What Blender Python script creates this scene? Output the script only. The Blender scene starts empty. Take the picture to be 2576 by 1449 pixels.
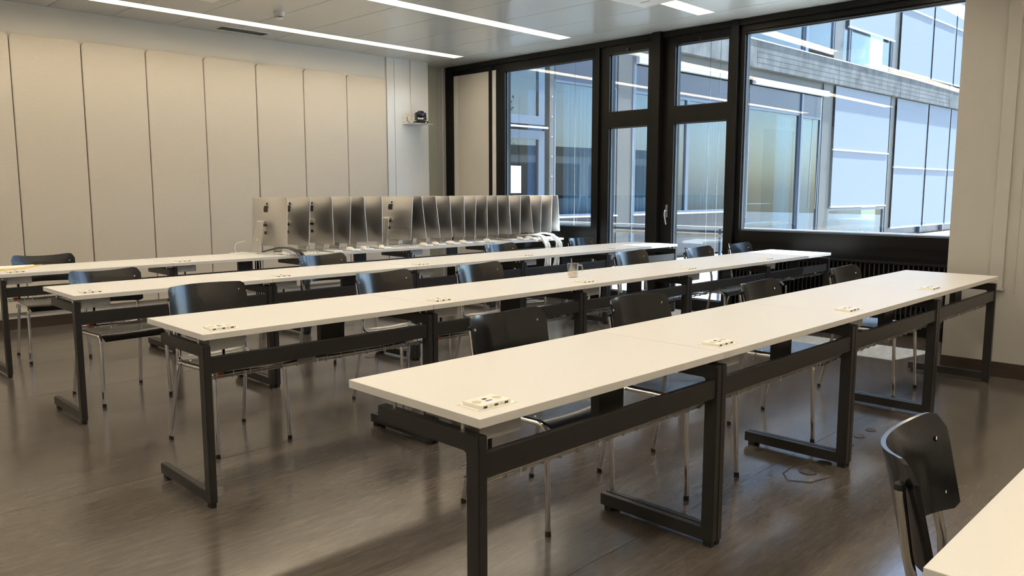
import bpy, bmesh, math, random
from mathutils import Vector, Matrix, Euler
random.seed(7)
PI = math.pi
SC = bpy.context.scene
COL = SC.collection
# ------------------------------------------------------------------ camera, sky, sun, exposure
cam = bpy.data.cameras.new('camera'); camo = bpy.data.objects.new('camera', cam); COL.objects.link(camo)
cam.sensor_fit = 'HORIZONTAL'; cam.sensor_width = 36.0; cam.lens = 1974.6/2576*36
cam.clip_start = .05; cam.clip_end = 300
camo.location = (0, 0, 1.3195)
camo.rotation_euler = (math.radians(90-7.074), 0, math.radians(44.384-90))
SC.camera = camo
SC.view_settings.view_transform = 'Standard'; SC.view_settings.look = 'None'
SC.view_settings.gamma = 1; SC.view_settings.use_curve_mapping = False
SC.view_settings.exposure = 0.24
W = bpy.data.worlds.new('sky'); SC.world = W; W.use_nodes = True
wn = W.node_tree.nodes; wn.clear()
sky = wn.new('ShaderNodeTexSky'); sky.sky_type = 'NISHITA'; sky.sun_disc = False
SUN = Vector((1, -.235, 1.48)).normalized()
sky.sun_elevation = math.asin(SUN.z); sky.sun_rotation = math.atan2(SUN.x, SUN.y)
sky.air_density = 1.0; sky.dust_density = 1.6; sky.ozone_density = 1.0
bg = wn.new('ShaderNodeBackground'); bg.inputs['Strength'].default_value = 0.70
wo = wn.new('ShaderNodeOutputWorld')
W.node_tree.links.new(sky.outputs[0], bg.inputs[0]); W.node_tree.links.new(bg.outputs[0], wo.inputs[0])
sl = bpy.data.lights.new('sun', 'SUN'); sl.energy = 30.0; sl.angle = math.radians(.6); sl.color = (1, .96, .9)
slo = bpy.data.objects.new('sun', sl); COL.objects.link(slo)
slo.rotation_euler = SUN.to_track_quat('Z', 'Y').to_euler(); slo.location = (12, -3, 12)
LAMP = 14.5            # emission of the ceiling light strips
LAMP_COL = (1.0, .88, .71)

# ------------------------------------------------------------------ materials
def nodes(m):
    m.use_nodes = True; nt = m.node_tree
    return nt, nt.nodes, nt.links, nt.nodes['Principled BSDF']
def mat(name, col, rough=.5, metal=0, coat=0, coat_rough=.1, spec=.5, noise=0, nscale=20, stretch=(1, 1, 1), bump=0, bscale=60, rvar=0, trans=0, ior=1.45, coords='Object'):
    m = bpy.data.materials.new(name); nt, N, L, b = nodes(m)
    b.inputs['Base Color'].default_value = (*col, 1); b.inputs['Roughness'].default_value = rough
    b.inputs['Metallic'].default_value = metal; b.inputs['Coat Weight'].default_value = coat
    b.inputs['Coat Roughness'].default_value = coat_rough; b.inputs['Specular IOR Level'].default_value = spec
    b.inputs['Transmission Weight'].default_value = trans; b.inputs['IOR'].default_value = ior
    if noise or bump or rvar:
        tc = N.new('ShaderNodeTexCoord'); mp = N.new('ShaderNodeMapping'); mp.inputs['Scale'].default_value = stretch
        L.new(tc.outputs[coords], mp.inputs[0])
        nz = N.new('ShaderNodeTexNoise'); nz.inputs['Scale'].default_value = nscale; nz.inputs['Detail'].default_value = 5
        L.new(mp.outputs[0], nz.inputs[0])
        if noise:
            r = N.new('ShaderNodeValToRGB'); r.color_ramp.elements[0].position = .3; r.color_ramp.elements[1].position = .7
            r.color_ramp.elements[0].color = (*[c*(1-noise) for c in col], 1); r.color_ramp.elements[1].color = (*[min(1, c*(1+noise)) for c in col], 1)
            L.new(nz.outputs[0], r.inputs[0]); L.new(r.outputs[0], b.inputs['Base Color'])
        if rvar:
            mr = N.new('ShaderNodeMapRange'); mr.inputs['To Min'].default_value = max(0, rough-rvar); mr.inputs['To Max'].default_value = rough+rvar
            L.new(nz.outputs[0], mr.inputs[0]); L.new(mr.outputs[0], b.inputs['Roughness'])
        if bump:
            n2 = N.new('ShaderNodeTexNoise'); n2.inputs['Scale'].default_value = bscale; n2.inputs['Detail'].default_value = 3
            L.new(mp.outputs[0], n2.inputs[0])
            bp = N.new('ShaderNodeBump'); bp.inputs['Strength'].default_value = bump; bp.inputs['Distance'].default_value = .002
            L.new(n2.outputs[0], bp.inputs['Height']); L.new(bp.outputs[0], b.inputs['Normal'])
    return m
def emis(name, col, s):
    m = bpy.data.materials.new(name); nt, N, L, b = nodes(m)
    b.inputs['Base Color'].default_value = (*col, 1); b.inputs['Emission Color'].default_value = (*col, 1); b.inputs['Emission Strength'].default_value = s
    return m
def glass(name, tint, refl=.05, grazing=.95, rough=0.0):
    """clear pane: mirror reflection that grows at grazing angles, the rest passes straight through, tinted"""
    m = bpy.data.materials.new(name); m.use_nodes = True; nt = m.node_tree; N = nt.nodes; L = nt.links; N.clear()
    out = N.new('ShaderNodeOutputMaterial'); mix = N.new('ShaderNodeMixShader')
    tr = N.new('ShaderNodeBsdfTransparent'); tr.inputs[0].default_value = (*tint, 1)
    gl = N.new('ShaderNodeBsdfGlossy'); gl.inputs['Roughness'].default_value = rough; gl.inputs[0].default_value = (1, 1, 1, 1)
    g = N.new('ShaderNodeNewGeometry'); dt = N.new('ShaderNodeVectorMath'); dt.operation = 'DOT_PRODUCT'
    L.new(g.outputs['Incoming'], dt.inputs[0]); L.new(g.outputs['Normal'], dt.inputs[1])
    ab = N.new('ShaderNodeMath'); ab.operation = 'ABSOLUTE'; L.new(dt.outputs['Value'], ab.inputs[0])
    om = N.new('ShaderNodeMath'); om.operation = 'SUBTRACT'; om.inputs[0].default_value = 1; L.new(ab.outputs[0], om.inputs[1])
    pw = N.new('ShaderNodeMath'); pw.operation = 'POWER'; L.new(om.outputs[0], pw.inputs[0]); pw.inputs[1].default_value = 5
    ma = N.new('ShaderNodeMath'); ma.operation = 'MULTIPLY_ADD'; L.new(pw.outputs[0], ma.inputs[0]); ma.inputs[1].default_value = grazing-refl; ma.inputs[2].default_value = refl
    L.new(ma.outputs[0], mix.inputs[0]); L.new(tr.outputs[0], mix.inputs[1]); L.new(gl.outputs[0], mix.inputs[2]); L.new(mix.outputs[0], out.inputs[0])
    return m
M = {}
M['laminate'] = mat('cream_laminate', (.685, .675, .65), .38, noise=.02, nscale=300, rvar=.04)
M['edge'] = M['laminate']
M['frame'] = mat('dark_powder_coat', (.022, .0205, .019), .33, spec=.6, bump=.15, bscale=900)
M['winframe'] = mat('black_window_paint', (.006, .0056, .005), .34, spec=.3, bump=.05, bscale=500)
M['chrome'] = mat('chrome_tube', (.72, .71, .70), .10, metal=1)
M['ply'] = mat('black_stained_plywood', (.006, .006, .007), .24, spec=.45, coat=.6, coat_rough=.14, bump=.25, bscale=40, stretch=(1, 14, 1), rvar=.06, nscale=60)
M['rubber'] = mat('black_rubber', (.012, .012, .012), .6)
M['rivet'] = mat('rivet_steel', (.8, .8, .8), .2, metal=1)
M['galv'] = mat('galvanised_sheet', (.50, .50, .49), .45, metal=.15, noise=.12, nscale=40, stretch=(.3, 1, 1))
M['wire'] = mat('grey_wire', (.45, .43, .40), .32, metal=.8)
M['socket'] = mat('ivory_plastic', (.83, .81, .73), .35)
M['socket_hole'] = mat('socket_face', (.55, .52, .42), .45)
M['dark'] = mat('dark_gap', (.02, .02, .02), .7)
M['blue_print'] = mat('violet_print', (.12, .08, .35), .5)
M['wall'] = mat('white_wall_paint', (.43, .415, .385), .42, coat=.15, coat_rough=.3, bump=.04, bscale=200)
M['wallw'] = mat('matt_white_wall', (.66, .645, .61), .6, bump=.05, bscale=300)
M['glosswall'] = mat('white_lacquered_panel', (.70, .70, .69), .22, coat=.3, coat_rough=.15)
M['fabric'] = mat('beige_acoustic_fabric', (.62, .57, .495), .95, noise=.05, nscale=140, stretch=(1, 1, .4), bump=.3, bscale=700, spec=.2)
M['panel_warm'] = mat('warm_grey_panel', (.56, .53, .48), .5)
M['greenish'] = mat('green_grey_strip', (.42, .43, .36), .5)
M['greystrip'] = mat('grey_strip', (.42, .41, .39), .5)
M['base'] = mat('dark_brown_skirting', (.05, .036, .027), .35, noise=.2, nscale=12, stretch=(.4, .4, 3))
M['ceil'] = mat('white_metal_ceiling', (.55, .545, .51), .27, coat=.35, coat_rough=.12, bump=.02, bscale=8)
M['ceilslab'] = mat('dark_ceiling_void', (.10, .10, .10), .8)
M['white'] = mat('white_plastic', (.80, .79, .76), .35)
M['alu'] = mat('brushed_aluminium', (.74, .73, .71), .40, metal=1, bump=.03, bscale=400)
M['alu_edge'] = mat('bright_aluminium_rim', (.86, .86, .86), .3, metal=.6)
M['screen'] = mat('black_glass_screen', (.006, .006, .007), .06, coat=1, coat_rough=.03)
M['logo'] = mat('black_emblem', (.008, .008, .008), .15)
M['blackplastic'] = mat('black_plastic', (.014, .013, .013), .35)
M['brown_cable'] = mat('dark_cable', (.05, .04, .032), .4)
M['white_cable'] = mat('white_cable', (.78, .79, .76), .4)
M['orange'] = mat('orange_plastic', (.55, .14, .03), .45)
M['yellow'] = mat('yellow_envelope', (.72, .56, .18), .6, noise=.06, nscale=30)
M['paper'] = mat('white_paper', (.82, .80, .74), .7)
M['lens'] = mat('purple_lens', (.03, .02, .06), .05, coat=1)
M['handle'] = mat('satin_metal_handle', (.75, .76, .78), .25, metal=1)
M['glass'] = glass('window_glass', (.80, .88, .94), refl=.075)
M['mug_glass'] = glass('mug_glass', (.95, .95, .94), refl=.16, rough=.12)
M['tea'] = mat('tea_residue', (.78, .66, .48), .4)
M['lamp'] = emis('lit_diffuser', LAMP_COL, LAMP)
M['trough'] = mat('white_light_trough', (.85, .82, .74), .5)
M['seam'] = mat('seam_dark', (.05, .042, .035), .6)
M['brass'] = mat('worn_steel_cap', (.22, .19, .15), .28, metal=.9)
# outside
def concrete():
    m = bpy.data.materials.new('board_marked_concrete'); nt, N, L, b = nodes(m)
    tc = N.new('ShaderNodeTexCoord')
    mp = N.new('ShaderNodeMapping'); mp.inputs['Scale'].default_value = (1.6, 1, .8); L.new(tc.outputs['Object'], mp.inputs[0])
    nz = N.new('ShaderNodeTexNoise'); nz.inputs['Scale'].default_value = 2.2; nz.inputs['Detail'].default_value = 8; nz.inputs['Roughness'].default_value = .7
    L.new(mp.outputs[0], nz.inputs[0])
    r = N.new('ShaderNodeValToRGB'); r.color_ramp.elements[0].position = .35; r.color_ramp.elements[1].position = .68
    r.color_ramp.elements[0].color = (.055, .055, .053, 1); r.color_ramp.elements[1].color = (.16, .16, .155, 1)
    L.new(nz.outputs[0], r.inputs[0]); L.new(r.outputs[0], b.inputs['Base Color']); b.inputs['Roughness'].default_value = .85
    return m
M['concrete'] = concrete()
M['col'] = mat('grey_column_paint', (.09, .087, .08), .5)
M['fframe'] = mat('blue_grey_metal_frame', (.10, .13, .17), .35, metal=.3)
M['fpanel'] = mat('dark_blue_panel', (.018, .028, .055), .3)
M['fblack'] = mat('black_spandrel', (.02, .022, .03), .3, coat=.3)
M['fglass'] = glass('facade_glass', (.60, .74, .80), refl=.055)
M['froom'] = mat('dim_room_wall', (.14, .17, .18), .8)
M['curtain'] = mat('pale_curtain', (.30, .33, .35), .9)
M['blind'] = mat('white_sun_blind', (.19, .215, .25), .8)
M['bluedoor'] = mat('blue_door_leaf', (.06, .16, .28), .4)
M['bar'] = mat('white_blind_bar', (.50, .51, .52), .4)
M['paver'] = mat('pale_paver', (.36, .355, .34), .8, noise=.12, nscale=6)
M['gravel'] = mat('terrace_bed', (.30, .29, .27), .9)
M['wood'] = mat('weathered_plank', (.40, .34, .26), .8, noise=.3, nscale=12, stretch=(1, .2, 6))
M['leaf'] = mat('tree_leaf', (.06, .13, .03), .6)
M['bark'] = mat('tree_bark', (.10, .07, .05), .9)

def lino():
    m = bpy.data.materials.new('marbled_linoleum'); nt, N, L, b = nodes(m)
    tc = N.new('ShaderNodeTexCoord')
    def nz(scale, st, det=6, rough=.6):
        mp = N.new('ShaderNodeMapping'); mp.inputs['Scale'].default_value = st; L.new(tc.outputs['Object'], mp.inputs[0])
        n = N.new('ShaderNodeTexNoise'); n.inputs['Scale'].default_value = scale; n.inputs['Detail'].default_value = det; n.inputs['Roughness'].default_value = rough
        n.inputs['Distortion'].default_value = 0
        L.new(mp.outputs[0], n.inputs[0]); return n
    a = nz(7, (.8, 4.5, 1), 9, .74); c = nz(1.1, (.6, 1.4, 1), 4)
    r = N.new('ShaderNodeValToRGB'); e = r.color_ramp.elements
    e[0].position = .30; e[0].color = (.082, .070, .058, 1); e[1].position = .74; e[1].color = (.172, .150, .128, 1)
    k = r.color_ramp.elements.new(.55); k.color = (.118, .101, .085, 1)
    L.new(a.outputs[0], r.inputs[0])
    # pale flecks
    f = nz(34, (.35, 4.0, 1), 4, .6); fr = N.new('ShaderNodeValToRGB'); fr.color_ramp.elements[0].position = .58; fr.color_ramp.elements[1].position = .80
    L.new(f.outputs[0], fr.inputs[0])
    mx = N.new('ShaderNodeMixRGB'); mx.inputs[2].default_value = (.30, .26, .21, 1); L.new(fr.outputs[0], mx.inputs[0]); L.new(r.outputs[0], mx.inputs[1])
    fm = N.new('ShaderNodeMath'); fm.operation = 'MULTIPLY'; fm.inputs[1].default_value = .38; L.new(fr.outputs[0], fm.inputs[0]); L.new(fm.outputs[0], mx.inputs[0])
    m2 = N.new('ShaderNodeMixRGB'); m2.blend_type = 'MULTIPLY'; m2.inputs[0].default_value = .35; L.new(mx.outputs[0], m2.inputs[1]); L.new(c.outputs[0], m2.inputs[2])
    L.new(m2.outputs[0], b.inputs['Base Color'])
    mr = N.new('ShaderNodeMapRange'); mr.inputs['From Min'].default_value = .3; mr.inputs['From Max'].default_value = .7
    mr.inputs['To Min'].default_value = .12; mr.inputs['To Max'].default_value = .25; L.new(c.outputs[0], mr.inputs[0]); L.new(mr.outputs[0], b.inputs['Roughness'])
    b.inputs['Specular IOR Level'].default_value = .85
    bn = nz(3.0, (1, 1, 1), 2); bp = N.new('ShaderNodeBump'); bp.inputs['Strength'].default_value = .10; bp.inputs['Distance'].default_value = .01
    L.new(bn.outputs[0], bp.inputs['Height']); L.new(bp.outputs[0], b.inputs['Normal'])
    return m
M['lino'] = lino()

# ------------------------------------------------------------------ mesh helpers
class MB:
    def __init__(s): s.bm = bmesh.new()
    def box(s, x0, x1, y0, y1, z0, z1, bev=0):
        r = bmesh.ops.create_cube(s.bm, size=1)
        vs = r['verts']
        for v in vs:
            v.co.x = x0 if v.co.x < 0 else x1; v.co.y = y0 if v.co.y < 0 else y1; v.co.z = z0 if v.co.z < 0 else z1
        if bev:
            es = list({e for v in vs for e in v.link_edges})
            bmesh.ops.bevel(s.bm, geom=es, offset=bev, segments=2, affect='EDGES', profile=.6)
        return s
    def tube(s, pts, r, n=10, closed=False, cap=True):
        pts = [Vector(p) for p in pts]; rings = []
        k = len(pts); up = None
        for i, p in enumerate(pts):
            if closed: t = (pts[(i+1) % k]-pts[i-1]).normalized()
            elif i == 0: t = (pts[1]-pts[0]).normalized()
            elif i == k-1: t = (pts[-1]-pts[-2]).normalized()
            else: t = ((pts[i+1]-pts[i]).normalized()+(pts[i]-pts[i-1]).normalized()).normalized()
            if up is None: up = Vector((0, 0, 1)) if abs(t.z) < .9 else Vector((1, 0, 0))
            a = t.cross(up)
            if a.length < 1e-4: a = t.cross(Vector((0, 1, 0)))
            a.normalize(); b = a.cross(t).normalized(); up = b
            rr = r[i] if isinstance(r, (list, tuple)) else r
            rings.append([s.bm.verts.new(p+a*math.cos(2*PI*j/n)*rr+b*math.sin(2*PI*j/n)*rr) for j in range(n)])
        m = k if closed else k-1
        for i in range(m):
            A, B = rings[i], rings[(i+1) % k]
            for j in range(n):
                f = s.bm.faces.new((A[j], A[(j+1) % n], B[(j+1) % n], B[j])); f.smooth = True
        if cap and not closed:
            s.bm.faces.new(rings[0][::-1]); s.bm.faces.new(rings[-1])
        return s
    def lathe(s, prof, c=(0, 0, 0), n=24, axis='Z', smooth=True):
        rings = []
        for (r, z) in prof:
            ring = []
            for j in range(n):
                a = 2*PI*j/n; x, y = r*math.cos(a), r*math.sin(a)
                co = (x, y, z) if axis == 'Z' else ((z, x, y) if axis == 'X' else (x, z, y))
                ring.append(s.bm.verts.new(Vector(co)+Vector(c)))
            rings.append(ring)
        for i in range(len(rings)-1):
            for j in range(n):
                f = s.bm.faces.new((rings[i][j], rings[i][(j+1) % n], rings[i+1][(j+1) % n], rings[i+1][j])); f.smooth = smooth
        if prof[0][0] > 1e-6: s.bm.faces.new(rings[0][::-1])
        if prof[-1][0] > 1e-6: s.bm.faces.new(rings[-1])
        return s
    def poly(s, pts, thick, axis=(0, 0, 1)):
        """closed outline (list of 3D points, planar) extruded along axis*thick"""
        a = Vector(axis)*thick
        A = [s.bm.verts.new(Vector(p)) for p in pts]; B = [s.bm.verts.new(Vector(p)+a) for p in pts]
        s.bm.faces.new(A[::-1]); s.bm.faces.new(B)
        for i in range(len(A)):
            j = (i+1) % len(A); s.bm.faces.new((A[i], A[j], B[j], B[i]))
        return s
    def surf(s, fn, nu, nv, thick, smooth=True):
        """solid sheet: fn(u,v)->(point, normal); u,v in 0..1"""
        F, B = [], []
        for i in range(nu+1):
            rf, rb = [], []
            for j in range(nv+1):
                p, nr = fn(i/nu, j/nv); rf.append(s.bm.verts.new(p)); rb.append(s.bm.verts.new(p-nr*thick))
            F.append(rf); B.append(rb)
        for i in range(nu):
            for j in range(nv):
                f = s.bm.faces.new((F[i][j], F[i+1][j], F[i+1][j+1], F[i][j+1])); f.smooth = smooth
                f = s.bm.faces.new((B[i][j+1], B[i+1][j+1], B[i+1][j], B[i][j])); f.smooth = smooth
        for j in range(nv):
            s.bm.faces.new((F[0][j], F[0][j+1], B[0][j+1], B[0][j])); s.bm.faces.new((F[nu][j+1], F[nu][j], B[nu][j], B[nu][j+1]))
        for i in range(nu):
            s.bm.faces.new((F[i+1][0], F[i][0], B[i][0], B[i+1][0])); s.bm.faces.new((F[i][nv], F[i+1][nv], B[i+1][nv], B[i][nv]))
        return s
    def obj(s, name, m, parent=None, loc=None, rot=None):
        bmesh.ops.recalc_face_normals(s.bm, faces=s.bm.faces[:])
        for e in s.bm.edges:
            if len(e.link_faces) == 2 and e.calc_face_angle(0) > .65: e.smooth = False
        me = bpy.data.meshes.new(name); s.bm.to_mesh(me); s.bm.free(); me.materials.append(M[m] if isinstance(m, str) else m)
        o = bpy.data.objects.new(name, me); COL.objects.link(o)
        if parent: o.parent = parent
        if loc: o.location = loc
        if rot: o.rotation_euler = rot
        return o
def inst(src, parent=None, loc=None, rot=None, scale=None):
    c = src.copy(); COL.objects.link(c); c.parent = parent
    if loc is not None: c.location = loc
    if rot is not None: c.rotation_euler = rot
    if scale is not None: c.scale = scale
    return c
def bx(name, m, x0, x1, y0, y1, z0, z1, parent=None, bev=0): return MB().box(x0, x1, y0, y1, z0, z1, bev).obj(name, m, parent)
def tag(o, label, cat, group=None):
    o['label'] = label; o['category'] = cat
    if group: o['group'] = group
    return o
def thing(name, label, cat, loc=(0, 0, 0), rz=0, group=None):
    o = bpy.data.objects.new(name, None); COL.objects.link(o); o.empty_display_size = .1
    o.location = loc; o.rotation_euler = (0, 0, rz); return tag(o, label, cat, group)
def struct(o): o['kind'] = 'structure'; return o
def dup(root, loc, rz=None, label=None, group=None, rot=None):
    c = root.copy(); COL.objects.link(c); c.location = loc
    if rz is not None: c.rotation_euler = (0, 0, rz)
    if rot is not None: c.rotation_euler = rot
    if label: c['label'] = label
    if group: c['group'] = group
    for ch in list(root.children):
        k = ch.copy(); COL.objects.link(k); k.parent = c
        for g in list(ch.children):
            h = g.copy(); COL.objects.link(h); h.parent = k
    return c
def fillet(pts, r, n=5):
    """round the inner corners of a polyline"""
    pts = [Vector(p) for p in pts]; out = [pts[0]]
    for i in range(1, len(pts)-1):
        a, b, c = pts[i-1], pts[i], pts[i+1]; u = (a-b).normalized(); v = (c-b).normalized()
        p0, p1 = b+u*r, b+v*r
        for k in range(n+1):
            t = k/n; out.append((1-t)**2*p0+2*t*(1-t)*b+t*t*p1)
    out.append(pts[-1]); return out

# ------------------------------------------------------------------ room shell
XW, YL, ZC = 7.592, 8.545, 3.056
X0, Y0 = -3.2, -4.0
floor = struct(bx('floor', 'lino', X0-.2, 7.69, Y0-.2, 9.1, -.12, 0))
sm = bx('floor_seam', 'seam', X0, 6.3, 1.659, 1.6605, .0001, .0005, floor)
for yy in (-.34, 3.66, 5.66, 7.66): inst(sm, floor, (0, yy-1.66, 0))
# left wall: painted wall, fabric panels in front of it
wl = struct(MB().box(X0-.2, 7.095, 8.585, 8.9, 0, 3.2).obj('wall_left', 'wallw'))
bx('wall_sheet', 'glosswall', 6.40, 6.519, 8.565, 8.588, .10, ZC, wl)
bx('wall_sheet', 'glosswall', 6.526, 7.097, 8.565, 8.76, .10, ZC, wl)
P = .6123
def panel_mesh(w):
    r = .055; h0, h1 = .16, 2.77; pts = []
    pts += [(0, 0, h0), (w, 0, h0)]
    for k in range(7): a = PI/2*k/6; pts.append((w-r+r*math.cos(a), 0, h1-r+r*math.sin(a)))
    for k in range(7): a = PI/2+PI/2*k/6; pts.append((r+r*math.cos(a), 0, h1-r+r*math.sin(a)))
    mb = MB().poly(pts, .034, (0, 1, 0)); bmesh.ops.recalc_face_normals(mb.bm, faces=mb.bm.faces[:])
    es = [e for e in mb.bm.edges if len(e.link_faces) == 2 and abs(e.verts[0].co.y) < 1e-5 and abs(e.verts[1].co.y) < 1e-5]
    bmesh.ops.bevel(mb.bm, geom=es, offset=.004, segments=2, affect='EDGES')
    return mb
pm = panel_mesh(P-.009).obj('acoustic_panel', 'fabric', wl, (2.0888-P+.0045, YL, 0))
for k in range(-6, 7):
    if k != -1: inst(pm, wl, (2.0888+P*k+.0045, YL+(.003 if k % 3 == 0 else 0), 0))
bx('panel_backing', 'dark', X0, 6.372, 8.578, 8.586, .2, 2.72, wl)
bx('conduit', 'wallw', 6.785, 6.806, 8.551, 8.566, 2.27, ZC, wl)
bl = struct(bx('baseboard_left', 'base', X0, 7.095, 8.563, 8.588, 0, .102))
# corner recess by the window
rc = struct(bx('wall_recess', 'greystrip', 7.42, 7.60, 8.75, 8.95, 0, ZC)); rc.name = 'wall_corner'
bx('strip', 'greenish', 7.09, 7.418, 8.752, 8.95, 0, ZC, rc)
bx('strip', 'wallw', 7.505, 7.52, 8.738, 8.751, 0, ZC, rc)
# back and side walls behind the camera
struct(bx('wall_back', 'wallw', X0-.2, X0, Y0, 9.0, 0, 3.2)); struct(bx('wall_front', 'wallw', X0-.2, 7.8, Y0-.2, Y0, 0, 3.2))
# projecting wall at right
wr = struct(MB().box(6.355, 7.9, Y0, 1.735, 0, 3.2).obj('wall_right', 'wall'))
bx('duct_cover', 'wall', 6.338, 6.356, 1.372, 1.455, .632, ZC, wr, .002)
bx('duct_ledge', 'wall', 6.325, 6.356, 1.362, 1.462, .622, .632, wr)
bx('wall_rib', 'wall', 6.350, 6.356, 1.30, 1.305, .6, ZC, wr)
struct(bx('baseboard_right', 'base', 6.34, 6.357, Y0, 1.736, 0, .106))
# ceiling: void slab with metal tiles between the light channels
LY = [(7.82+8.02)/2, (5.98+6.20)/2, (4.15+4.35)/2, 2.42, .58, -1.26, -3.1]
TX, XE = .5833, 7.10
ce = struct(bx('ceiling', 'ceilslab', X0-.2, 7.7, Y0-.2, 9.0, 3.17, 3.3))
def tile(w, l): return MB().box(0, w, 0, l, 0, .018, .0015)
edges = [8.60]
for y in LY: edges += [y+.10, y-.10]
tcols = [XE-TX*(k+1) for k in range(18)]
cache = {}
for i in range(0, len(edges)-1, 2):
    y1, y0 = edges[i], edges[i+1]
    if y1-y0 < .05: continue
    key = round(y1-y0, 3)
    for x in tcols:
        if key not in cache:
            cache[key] = tile(TX-.007, y1-y0-.003).obj('ceiling_tile', 'ceil', ce, (x+.002, y0+.0015, ZC))
        else: inst(cache[key], ce, (x+.002, y0+.0015, ZC))
yb = 9.0; e = None
for L_ in (1.9, 1.9, 1.9, 1.9, 1.9, 1.9, 1.6):
    t = tile(.585, L_-.004).obj('ceiling_tile', 'ceil', ce, (XE+.003, yb-L_, ZC)); yb -= L_
bx('void_edge', 'ceilslab', X0, 7.7, 8.6, 9.0, 3.074, 3.17, ce)
# ceiling lights
def light(i, y, label):
    t = thing('ceiling_light', label, 'light', (0, y, ZC), 0, 'ceiling light strips')
    xs, xe = (-2.3, XE)
    MB().box(xs, xe, -.100, -.088, .0, .108).box(xs, xe, .088, .100, .0, .108).box(xs, xs+.012, -.088, .088, 0, .108).box(xe-.012, xe, -.088, .088, 0, .108).box(xs, xe, -.1, .1, .108, .113).obj('trough', 'trough', t)
    n = 16; w = (xe-xs-.05)/n
    d = bx('diffuser', 'lamp', 0, w-.006, -.078, .072, .084, .092, t); d.location = (xs+.02, 0, 0)
    for k in range(1, n): inst(d, t, (xs+.02+k*w, 0, 0))
    bx('divider_rail', 'trough', xs+.015, xe-.015, -.087, -.079, .02, .05, t)
    return t
names = ['lit ceiling strip nearest the beige panel wall, ending above the camera shelf', 'lit ceiling strip in the middle of the view, second from the panel wall',
         'short visible end of the third lit strip, by the ceiling box near the windows', 'lit ceiling strip above the nearest desks, reflected in the windows', 'lit ceiling strip above the camera position',
         'lit ceiling strip behind the viewer', 'lit ceiling strip along the far rear wall']
for i, y in enumerate(LY): light(i, y, names[i])
# smoke detector, vent, projectors
t = thing('smoke_detector', 'round white smoke detector on the ceiling between the two long light strips', 'smoke detector', (4.094, 7.2, ZC))
MB().lathe([(.052, 0), (.052, -.02), (.050, -.024)]).obj('base', 'white', t)
MB().lathe([(.047, -.022), (.047, -.035), (.036, -.062), (.024, -.068), (0, -.069)]).obj('cover', 'white', t)
for a in (4.0, 4.35, 4.75, 3.3, 5.3): MB().box(-.008, .008, -.002, .002, -.003, .003).obj('slot', 'dark', t, (.0425*math.cos(a), .0425*math.sin(a), -.050), (0, 0, a+PI/2))
t = thing('air_vent', 'narrow rectangular grey air vent in the ceiling beside the first light strip', 'vent', (3.995, 8.22, ZC))
MB().box(0, .575, 0, .014, -.006, 0).box(0, .575, .186, .2, -.006, 0).box(0, .014, .014, .186, -.006, 0).box(.561, .575, .014, .186, -.006, 0).obj('frame', 'white', t)
bx('grille_back', 'winframe', .014, .561, .014, .186, -.002, -.0005, t)
s_ = bx('slat', 'col', .014, .561, 0, .006, -.005, -.002, t)
for k in range(14): inst(s_, t, (0, .018+k*.012, 0))
bpy.data.objects.remove(s_)
t = thing('ceiling_box', 'pinkish white box hanging from the ceiling beside the third light strip', 'projector', (5.688, 4.008, 2.85), math.radians(-6))
bx('body', 'white', -.45, 0, -.36, 0, 0, .12, t, .006); bx('mount_pole', 'white', -.24, -.20, -.20, -.16, .12, .206, t); bx('slot', 'dark', -.16, -.152, -.20, -.10, -.001, .001, t)
t = thing('ceiling_box', 'beige box hanging from the ceiling left of the smoke detector, at top edge', 'projector', (3.261, 6.851, 2.95))
bx('body', 'socket', -.42, 0, -.30, 0, 0, .08, t, .006); bx('mount_pole', 'white', -.23, -.19, -.17, -.13, .08, .106, t)

# ------------------------------------------------------------------ window wall
def frame_rect(mb, x0, x1, ya, yb, za, zb, w):
    mb.box(x0, x1, ya-w, ya, za-w, zb+w).box(x0, x1, yb, yb+w, za-w, zb+w).box(x0, x1, ya, yb, za-w, za).box(x0, x1, ya, yb, zb, zb+w)
wf = struct(MB().box(7.60, 7.72, Y0, 1.73, 0, 3.2).box(7.60, 7.72, 1.73, 9.0, 3.0, 3.2).obj('wall_window', 'winframe'))
tr = struct(bx('trim_1', 'winframe', 7.545, 7.60, 1.736, 8.70, 2.995, 3.054)); tr2 = struct(bx('trim_2', 'winframe', 7.585, 7.66, 1.736, 8.70, 2.93, 2.995))
# solid parts: posts
p_ = MB()
for (ya, yb, x0) in [(8.585, 8.735, 7.56), (7.795, 7.855, 7.57), (5.945, 6.005, 7.55), (5.06, 5.17, 7.50), (4.135, 4.215, 7.53)]:
    o = struct(bx('post', 'winframe', x0, 7.70, ya, yb, 0, 3.056, wf, .002))
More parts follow.
